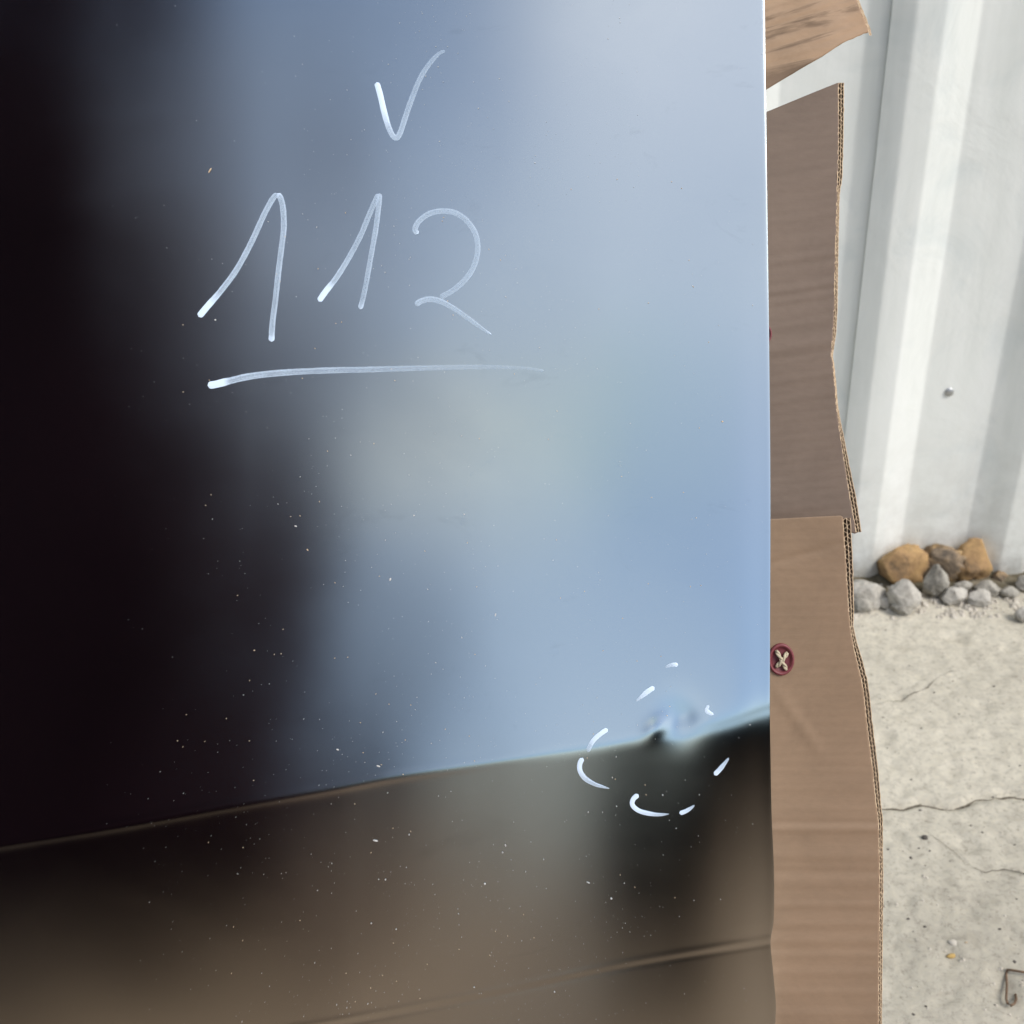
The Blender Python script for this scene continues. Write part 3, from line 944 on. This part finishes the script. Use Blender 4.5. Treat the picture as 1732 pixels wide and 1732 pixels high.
# ------------------------------------------------------------------ corrugated cardboard
def card(name, label, depth0, left, right, y_top, y_bot, top_fn, bot_fn, mat, warp, skew=(1.0, 1.0), wave=11.0, seedv=0, rough_edge=0.6):
    """double-wall board. right(py) = px of the front liner's cut edge; layers behind stand a little further out."""
    t = thing(name, Vector((0, 0, 0)), label, 'cardboard', 'cardboard packing behind the panel')
    T = 0.0017
    def pt(px, py, d):
        r = ray(px, py)
        base = (P0 - CAM).dot(PN) / r.dot(PN)
        return CAM + r * base * (1 + (depth0 + d + warp(px, py)) / D0)
    mean = pt(right((y_top + y_bot) / 2), (y_top + y_bot) / 2, 0)
    t.location = mean
    def edge(py, k):
        jag = rough_edge * (noise.noise(Vector((py / 9.0, k * 3.3, seedv))) + 0.6 * noise.noise(Vector((py / 3.5, k * 1.3, seedv))))
        return right(py) + k * skew_at(py) * 1.0 + jag
    def skew_at(py):
        return lerp(skew[0], skew[1], (py - y_top) / (y_bot - y_top)) if not callable(skew) else skew(py)
    def layer(nm, k, depthf, m, xfrom, ncol, step, thick):
        vs, uvs = [], []
        ys = []
        n_ = int((y_bot - y_top) / step)
        for j in range(n_ + 1):
            ys.append(j / n_)
        for v in ys:
            for i in range(ncol):
                u = i / (ncol - 1)
                pyc = lerp(y_top, y_bot, v)
                xr = edge(pyc, k)
                xl = xfrom if xfrom is not None else xr - 40
                px = lerp(xl, xr, 1 - (1 - u) ** 1.3)
                a, b = top_fn(px), bot_fn(px)
                py = lerp(a, b, v)
                if abs(py - pyc) > 0.5:
                    xr = edge(py, k); px = lerp(xl, xr, 1 - (1 - u) ** 1.3)
                    py = lerp(top_fn(px), bot_fn(px), v)
                vs.append(pt(px, py, depthf(py)) - t.location)
                uvs.append((px * K, -py * K))
        o = link_mesh(nm, vs, grid_faces(ncol, n_ + 1, True), m, uvs=uvs)
        o.parent = t
        o.data.materials.append(M['card_edge'])
        md = o.modifiers.new('thickness', 'SOLIDIFY')
        md.thickness = thick; md.offset = 0
        md.material_offset_rim = 1
        md.use_even_offset = True
        return o
    layer('front_liner', 0, lambda py: 0.0, mat, left, 26, 3.0, 0.00045)
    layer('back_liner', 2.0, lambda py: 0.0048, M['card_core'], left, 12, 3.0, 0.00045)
    # the cut edge: liners and two rows of fluting standing in the section
    DEEP = 0.0055
    def ribbon(nm, off, lw, m, deep=DEEP, lift=0.0, y0=y_top, y1=y_bot):
        n_ = int((y1 - y0) / 1.1)
        vs = []
        for i in range(n_ + 1):
            py = lerp(y0, y1, i / n_)
            x = off(py); g = lw / 2
            s0, s1 = off(py - 0.5), off(py + 0.5)
            g *= math.sqrt(1 + (s1 - s0) ** 2)          # keep the wall thickness on slopes
            w_ = skew_at(py)
            l_ = lift + 0.0005 * noise.noise(Vector((py / 7, lw, seedv)))
            for dx, dd in ((-g, deep), (-g, l_), (g, l_), (g, deep)):
                vs.append(pt(x + dx, py, dd) - t.location)
        o = link_mesh(nm, vs, grid_faces(4, n_ + 1, True), m, smooth=False)
        o.parent = t
        return o
    R0 = lambda py: edge(py, 0)
    Wd = lambda py: 3.1 * skew_at(py) + 0.5 * noise.noise(Vector((py / 13, 9, seedv)))
    def wv(py, c, h, ph):
        q = py + 4.0 * noise.noise(Vector((py / 25, ph, seedv)))
        return R0(py) + Wd(py) * (c + h * max(-1, min(1, 1.35 * math.sin(2 * math.pi * q / wave + ph))))
    ribbon('liner_edge', lambda py: R0(py) - 0.2, 1.5, M['card_edge'], DEEP, -0.0002)
    ribbon('fluting', lambda py: wv(py, 0.25, 0.22, 0.0), 0.95, M['card_edge'], DEEP, 0.0002)
    ribbon('liner_edge', lambda py: R0(py) + Wd(py) * 0.5, 1.0, M['card_edge'], DEEP, 0.0)
    ribbon('fluting', lambda py: wv(py, 0.75, 0.22, 2.0), 0.95, M['card_edge'], DEEP, 0.0003)
    ribbon('liner_edge', lambda py: R0(py) + Wd(py), 1.2, M['card_edge'], DEEP, 0.0)
    # floor of the open cells, coloured dark for the shade inside them
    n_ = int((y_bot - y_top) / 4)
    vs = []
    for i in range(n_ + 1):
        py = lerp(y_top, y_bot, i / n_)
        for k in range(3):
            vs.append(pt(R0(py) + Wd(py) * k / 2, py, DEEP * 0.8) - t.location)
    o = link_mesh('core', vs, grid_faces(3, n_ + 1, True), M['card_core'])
    o.parent = t
    return t, pt

def ridge(py, c, w, a):
    return -a * math.exp(-((py - c) / w) ** 2)

# middle sheet
RM = [(120, 1417), (140, 1418), (250, 1418), (330, 1416), (430, 1413), (520, 1411), (575, 1408), (600, 1406), (612, 1408), (640, 1411), (690, 1415), (740, 1422), (800, 1431), (860, 1441), (900, 1448), (940, 1452)]
def warp_mid(px, py):
    z = 0.001 * noise.noise(Vector((px / 200, py / 130, 2)))
    for c, w, a in ((308, 10, .0003), (372, 12, .0004), (412, 9, .0004), (438, 8, .0006), (462, 8, .0004), (487, 7, .0008), (506, 6, .0005), (530, 7, .0005), (548, 6, .0006), (584, 9, .0009), (604, 5, -.0004), (640, 10, .0004), (672, 9, .0003)):
        z += ridge(py + (px - 1350) * 0.16, c, w, a * 0.95)
    z += 0.00007 * math.sin((py + (px - 1350) * 0.14) / 2.7)
    z += (0.012 if py < 600 else 0.012 + (py - 600) * 0.00003)
    return z
def skew_mid(py):
    return poly([(100, 3.1), (300, 2.4), (330, 1.2), (560, 1.7), (610, 0.6), (690, 0.8), (760, 2.0), (840, 3.2), (920, 2.6)], py)
top_mid = lambda px: poly([(1270, 200), (1295, 190), (1360, 163), (1417, 140), (1424, 141), (1440, 145)], px)
bot_mid = lambda px: poly([(1270, 930), (1420, 893), (1440, 901), (1446, 903), (1456, 899)], px)
cm_, pt_mid = card('cardboard_sheet', 'grey brown cardboard sheet with kinked edge, behind the upper half of the panel', 0.043, 1230, lambda y: spline(RM, y), 140, 900, top_mid, bot_mid, M['card_mid'], warp_mid, skew_mid, 15, 1)

# lower sheet, in front of the middle one
RL = [(860, 1424), (900, 1427), (960, 1431), (1010, 1434), (1050, 1437), (1065, 1439), (1090, 1443), (1120, 1450), (1160, 1459), (1230, 1467), (1300, 1476), (1360, 1482), (1380, 1485), (1410, 1486.5), (1500, 1488), (1600, 1487), (1732, 1486), (2400, 1484)]
def warp_low(px, py):
    z = 0.0012 * noise.noise(Vector((px / 150, py / 170, 8)))
    for c, w, a in ((1350, 12, -.0003), (1392, 7, -.0004), (1402, 8, .0010), (1446, 10, .0006), (1475, 8, -.0004), (1492, 9, .0005), (1530, 8, .0005), (1562, 9, .0005), (1590, 8, .0007), (1617, 7, .0005), (1645, 9, .0005), (1680, 9, .0004), (1715, 9, .0004)):
        z += ridge(py, c, w, a * 0.9)
    z += 0.00004 * math.sin(py / 2.6)
    # slanting fold and finger-like wrinkles below the rivet
    q = (py - 948) + (px - 1320) * 0.27
    z += 0.0007 * math.exp(-(q / 7) ** 2) * max(0, min(1, (1440 - px) / 60))
    for k in range(6):
        cx = 1318 + k * 12; cy = 1175 + k * 17
        u = (px - cx) * 0.86 - (py - cy) * 0.5; v = (px - cx) * 0.5 + (py - cy) * 0.86
        z += -0.0007 * math.exp(-(u / 5) ** 2 - (v / 26) ** 2)
    if py < 1000: z += -0.0010 * (1000 - py) / 130
    z += softplus(py - 1205, 60) * K * TAN1 * 0.08
    z -= softplus(1250 - py, 50) * K * 0.085
    return z
def skew_low(py):
    return poly([(860, 4.2), (950, 3.8), (1030, 2.8), (1060, 1.6), (1120, 3.0), (1250, 3.0), (1350, 2.6), (1450, 1.8), (1732, 1.7)], py)
top_low = lambda px: poly([(1270, 880), (1305, 878), (1390, 873.5), (1423, 872), (1427, 876), (1440, 880)], px)
cl_, pt_low = card('cardboard_sheet', 'long warm brown cardboard sheet with the cross-tied red rivet, lowest of the three', 0.053, 1230, lambda y: spline(RL, y), 876, 1960, top_low, lambda px: 1960, M['card_low'], warp_low, skew_low, 15, 2)

# torn top sheet, leaning further forward
RT = [(-300, 1420), (-60, 1440), (0, 1452), (18, 1459), (30, 1464), (46, 1471), (52, 1472), (60, 1468), (100, 1400), (160, 1300)]
def warp_top(px, py):
    z = 0.003 * noise.noise(Vector((px / 90, py / 60, 5))) + 0.0009 * noise.noise(Vector((px / 60, (py + px * 0.3) / 9, 5))) + 0.02
    return z
bot_top = lambda px: poly([(1270, 165), (1294, 153), (1345, 122), (1378, 103), (1400, 90), (1424, 73), (1450, 62), (1470, 54), (1480, 48)], px) + 1.2 * noise.noise(Vector((px / 6, 0, 0)))
ct_, pt_top = card('cardboard_sheet', 'torn streaked cardboard corner pointing outward above the other sheets', 0.043, 1230, lambda y: poly([(-300, 1400), (0, 1449), (46, 1468), (300, 1520)], y), -250, 60, lambda px: -250, bot_top, M['card_top'], warp_top, (0.9, 0.9), 9.0, 3, 1.2)

# ------------------------------------------------------------------ red rivets in the lower/middle sheet
def rivet(parent, pt, px, py, rpx, label):
    c = pt(px, py, -0.0006)
    u = (pt(px + 10, py, 0) - pt(px - 10, py, 0)).normalized()
    v = (pt(px, py - 10, 0) - pt(px, py + 10, 0)).normalized()
    n_ = u.cross(v).normalized()
    if n_.dot(CAM - c) < 0: n_ = -n_
    # the sheet turns away to the right a little: squash u
    r = rpx * K
    sq = 0.80
    prof = [(1.0, -0.02), (1.0, 0.08), (0.96, 0.15), (0.88, 0.17), (0.80, 0.13), (0.76, 0.03), (0.5, 0.0), (0.0, 0.0)]
    seg = 40
    vs, fs = [], []
    for rr, hh in prof:
        for k in range(seg):
            a = 2 * math.pi * k / seg
            vs.append(c + u * math.cos(a) * rr * r * sq + v * math.sin(a) * rr * r + n_ * hh * r - parent.location)
    for i in range(len(prof) - 1):
        for k in range(seg):
            fs.append((i * seg + k, i * seg + (k + 1) % seg, (i + 1) * seg + (k + 1) % seg, (i + 1) * seg + k))
    o = link_mesh('rivet', vs, fs, M['red'])
    o.parent = parent
    o['label'] = label
    o.data.materials.append(M['red_dark'])
    for f in o.data.polygons:
        if f.index >= seg * 5: f.material_index = 1
    # two twisted twine stitches forming a cross
    for ends in (((-0.40, 0.56), (0.38, -0.62)), ((0.44, 0.42), (-0.40, -0.46))):
        for side in (-1, 1):
            pts = []
            for k in range(15):
                s = k / 14
                x = lerp(ends[0][0], ends[1][0], s); y = lerp(ends[0][1], ends[1][1], s)
                dx, dy = ends[1][0] - ends[0][0], ends[1][1] - ends[0][1]
                ln = math.hypot(dx, dy)
                tw = math.sin(s * math.pi * 3 + (0 if side > 0 else math.pi)) * 0.07
                cz = math.cos(s * math.pi * 3 + (0 if side > 0 else math.pi)) * 0.05
                h = 0.10 + 0.16 * math.sin(math.pi * s)
                pts.append(c + u * (x - dy / ln * tw) * r * sq + v * (y + dx / ln * tw) * r + n_ * (h + cz) * r - parent.location)
            q = tube(pts, 0.085 * r, M['cord'], 'twine', None, 8)
            q.parent = o
rivet(cl_, pt_low, 1321, 1115, 29, 'dark red plastic rivet tied with a twine cross')
rivet(cm_, pt_mid, 1291, 565, 19, 'pink red rivet edge peeping out from behind the panel')

# ------------------------------------------------------------------ what the panel mirrors: added stand-ins, a dark shed and cardboard on the ground behind the viewer
def mirror_dir(px, py, local=False):
    r = ray(px, py).normalized()
    n_ = PN
    if local:
        n_ = (panel_pt(px + 6, py) - panel_pt(px - 6, py)).cross(panel_pt(px, py - 6) - panel_pt(px, py + 6)).normalized()
        if n_.dot(r) > 0: n_ = -n_
    return r - n_ * 2 * r.dot(n_)
def mirror_at(px, py, y=None, z=None):
    """the point on the plane y = const (or z = const) that the panel shows at this pixel"""
    p, d = panel_pt(px, py), mirror_dir(px, py, True)
    k = (y - p.y) / d.y if y is not None else (z - p.z) / d.z
    return p + d * k
def prism(name, prof, ya, yb_, mat, t):
    n_ = len(prof)
    vs = [Vector((x, ya, z)) - t.location for x, z in prof] + [Vector((x, yb_, z)) - t.location for x, z in prof]
    fs = [tuple(range(n_)), tuple(range(2 * n_ - 1, n_ - 1, -1))] + [(i, i + n_, (i + 1) % n_ + n_, (i + 1) % n_) for i in range(n_)]
    o = link_mesh(name, vs, fs, mat, smooth=False); o.parent = t
def build_standin_shed():  # unseen mass added so the panel mirrors dark on its left
    yf = -1.5
    lo, hi = mirror_at(430, 1150, yf), mirror_at(290, 30, yf)
    print('SHED', lo, hi)
    sl = (hi.x - lo.x) / (hi.z - lo.z)
    x0 = lo.x - sl * lo.z
    zt = hi.z + 3.5
    x1 = x0 + sl * zt
    xl = x1 - 4
    t = thing('standin_dark_shed', Vector((x0, yf, 0)), 'added unseen shed mirrored dark in the side of the panel', 'standin_shed')
    prism('wall', [(xl, 0), (x0, 0), (x1, zt), (xl, zt)], yf, yf - 4, M['standin_shed'], t)
    # added greyer wing splayed behind the front, softening the mirrored dark edge
    q = mirror_at(700, 1000, -4.2)
    vs = [Vector(p) - t.location for p in ((x0 - 0.05, yf - 0.3, 0), (q.x + 0.15, -4.2, 0), (q.x - 1.3, -4.2, zt), (x1 - 0.05, yf - 0.3, zt),
                                           (x0 - 0.05, -5.4, 0), (q.x + 0.15, -5.4, 0), (q.x - 1.3, -5.4, zt), (x1 - 0.05, -5.4, zt))]
    w = link_mesh('standin_wing', vs, [(0, 1, 2, 3), (1, 5, 6, 2), (5, 4, 7, 6), (4, 0, 3, 7), (3, 2, 6, 7), (1, 0, 4, 5)], M['standin_grey'], smooth=False)
    w.parent = t
    prism('standin_roof', [(xl - 0.2, zt + 0.003), (x1 + 0.03, zt + 0.003), (x1 + 0.03, zt + 0.1), (xl - 0.2, zt + 0.5)], yf + 0.02, yf - 4.2, M['standin_shed'], t)
build_standin_shed()
def standin_board():  # added sheet, gives the lower panel its mirrored brown
    a = mirror_at(100, 1700, None, 0.02); b = mirror_at(1250, 1700, None, 0.02)
    print('BOARD', a, b, mirror_at(1250, 1300, None, 0.02), mirror_at(1100, 1560, None, 0.02), mirror_at(300, 1420, None, 0.02), [mirror_dir(x, y, True) for x, y in ((1250, 1150), (1250, 1300), (1250, 1700), (300, 1700))])
    t = thing('cardboard_sheet', Vector((0, -0.8, 0)), 'added unseen brown cardboard sheet lying flat on the ground, mirrored in the lower panel', 'cardboard')
    nu, nv = 40, 40
    vs = []
    for j in range(nv):
        for i in range(nu):
            x = lerp(-2.2, 1.9, i / (nu - 1)); y = lerp(-3.4, 0.1, j / (nv - 1))
            z = 0.012 + 0.006 * noise.noise(Vector((x * 2, y * 2, 3)))
            if y < -1.48: z = 0.004
            vs.append(Vector((x, y, z)) - t.location)
    o = link_mesh('liner', vs, grid_faces(nu, nv), M['standin_card'], uvs=[(v.x, v.y) for v in vs]); o.parent = t
    md = o.modifiers.new('thickness', 'SOLIDIFY'); md.thickness = 0.004; md.offset = -1
standin_board()

# added stand-ins, a black barrel and a dark stack on the ground behind the viewer, mirrored in the creased lower corner
def standin_barrel():  # added for the dark blob mirrored below the crease
    top = mirror_at(1085, 1400, -1.45); ax = mirror_at(1085, 1560, -1.45)
    h = 0.52
    t = thing('standin_black_barrel', Vector((ax.x + 0.02, -1.35, 0.02)), 'added unseen barrel standing on the flat cardboard, mirrored in the lower panel', 'standin_barrel')
    print('BARREL', ax, top)
    prof = [(r * 1.5, z) for r, z in [(0.0, 0.0), (0.105, 0.0), (0.115, 0.02), (0.125, h * 0.3), (0.132, h * 0.32), (0.132, h * 0.36), (0.127, h * 0.38), (0.127, h * 0.64), (0.132, h * 0.66), (0.132, h * 0.7), (0.123, h * 0.73), (0.11, h * 0.96), (0.105, h), (0.0, h)]]
    seg = 36
    vs = [Vector((r * math.cos(2 * math.pi * k / seg), r * math.sin(2 * math.pi * k / seg), z)) for r, z in prof for k in range(seg)]
    fs = [(i * seg + k, i * seg + (k + 1) % seg, (i + 1) * seg + (k + 1) % seg, (i + 1) * seg + k) for i in range(len(prof) - 1) for k in range(seg)]
    o = link_mesh('body', vs, fs, M['standin_black']); o.parent = t
def stack():  # added for the black mirrored in the lower right corner
    Y = -2.6
    a = mirror_at(1120, 1400, Y); b = mirror_at(1290, 1230, Y); c = mirror_at(1285, 1440, Y)
    print('STACK', a, b, c)
    zt = max(b.z, c.z, 0.5) + 0.42
    t = thing('standin_dark_stack', Vector((a.x, Y, 0)), 'added unseen stack under a black sheet, mirrored in the dented corner', 'added stack')
    nu, nv = 60, 30
    vs = []
    for j in range(nv):
        for i in range(nu):
            u, v = i / (nu - 1), j / (nv - 1)
            x = a.x + u * 3.4
            s_ = v * (2 * zt + 1.1)
            if s_ < zt: y, z = Y + 0.12 * (1 - s_ / zt), s_
            elif s_ < zt + 1.1: y, z = Y - (s_ - zt), zt
            else: y, z = Y - 1.1, zt - (s_ - zt - 1.1)
            k = min(1, min(u, 1 - u) / 0.05)
            z *= 0.25 + 0.75 * k ** 0.5
            y += 0.04 * noise.noise(Vector((x * 4, z * 3, 1)))
            z = max(0.0, z + 0.03 * noise.noise(Vector((x * 2, y * 2, 4))))
            vs.append(Vector((x, y, z)) - t.location)
    o = link_mesh('standin_cover', vs, grid_faces(nu, nv), M['standin_black']); o.parent = t
standin_barrel()
stack()
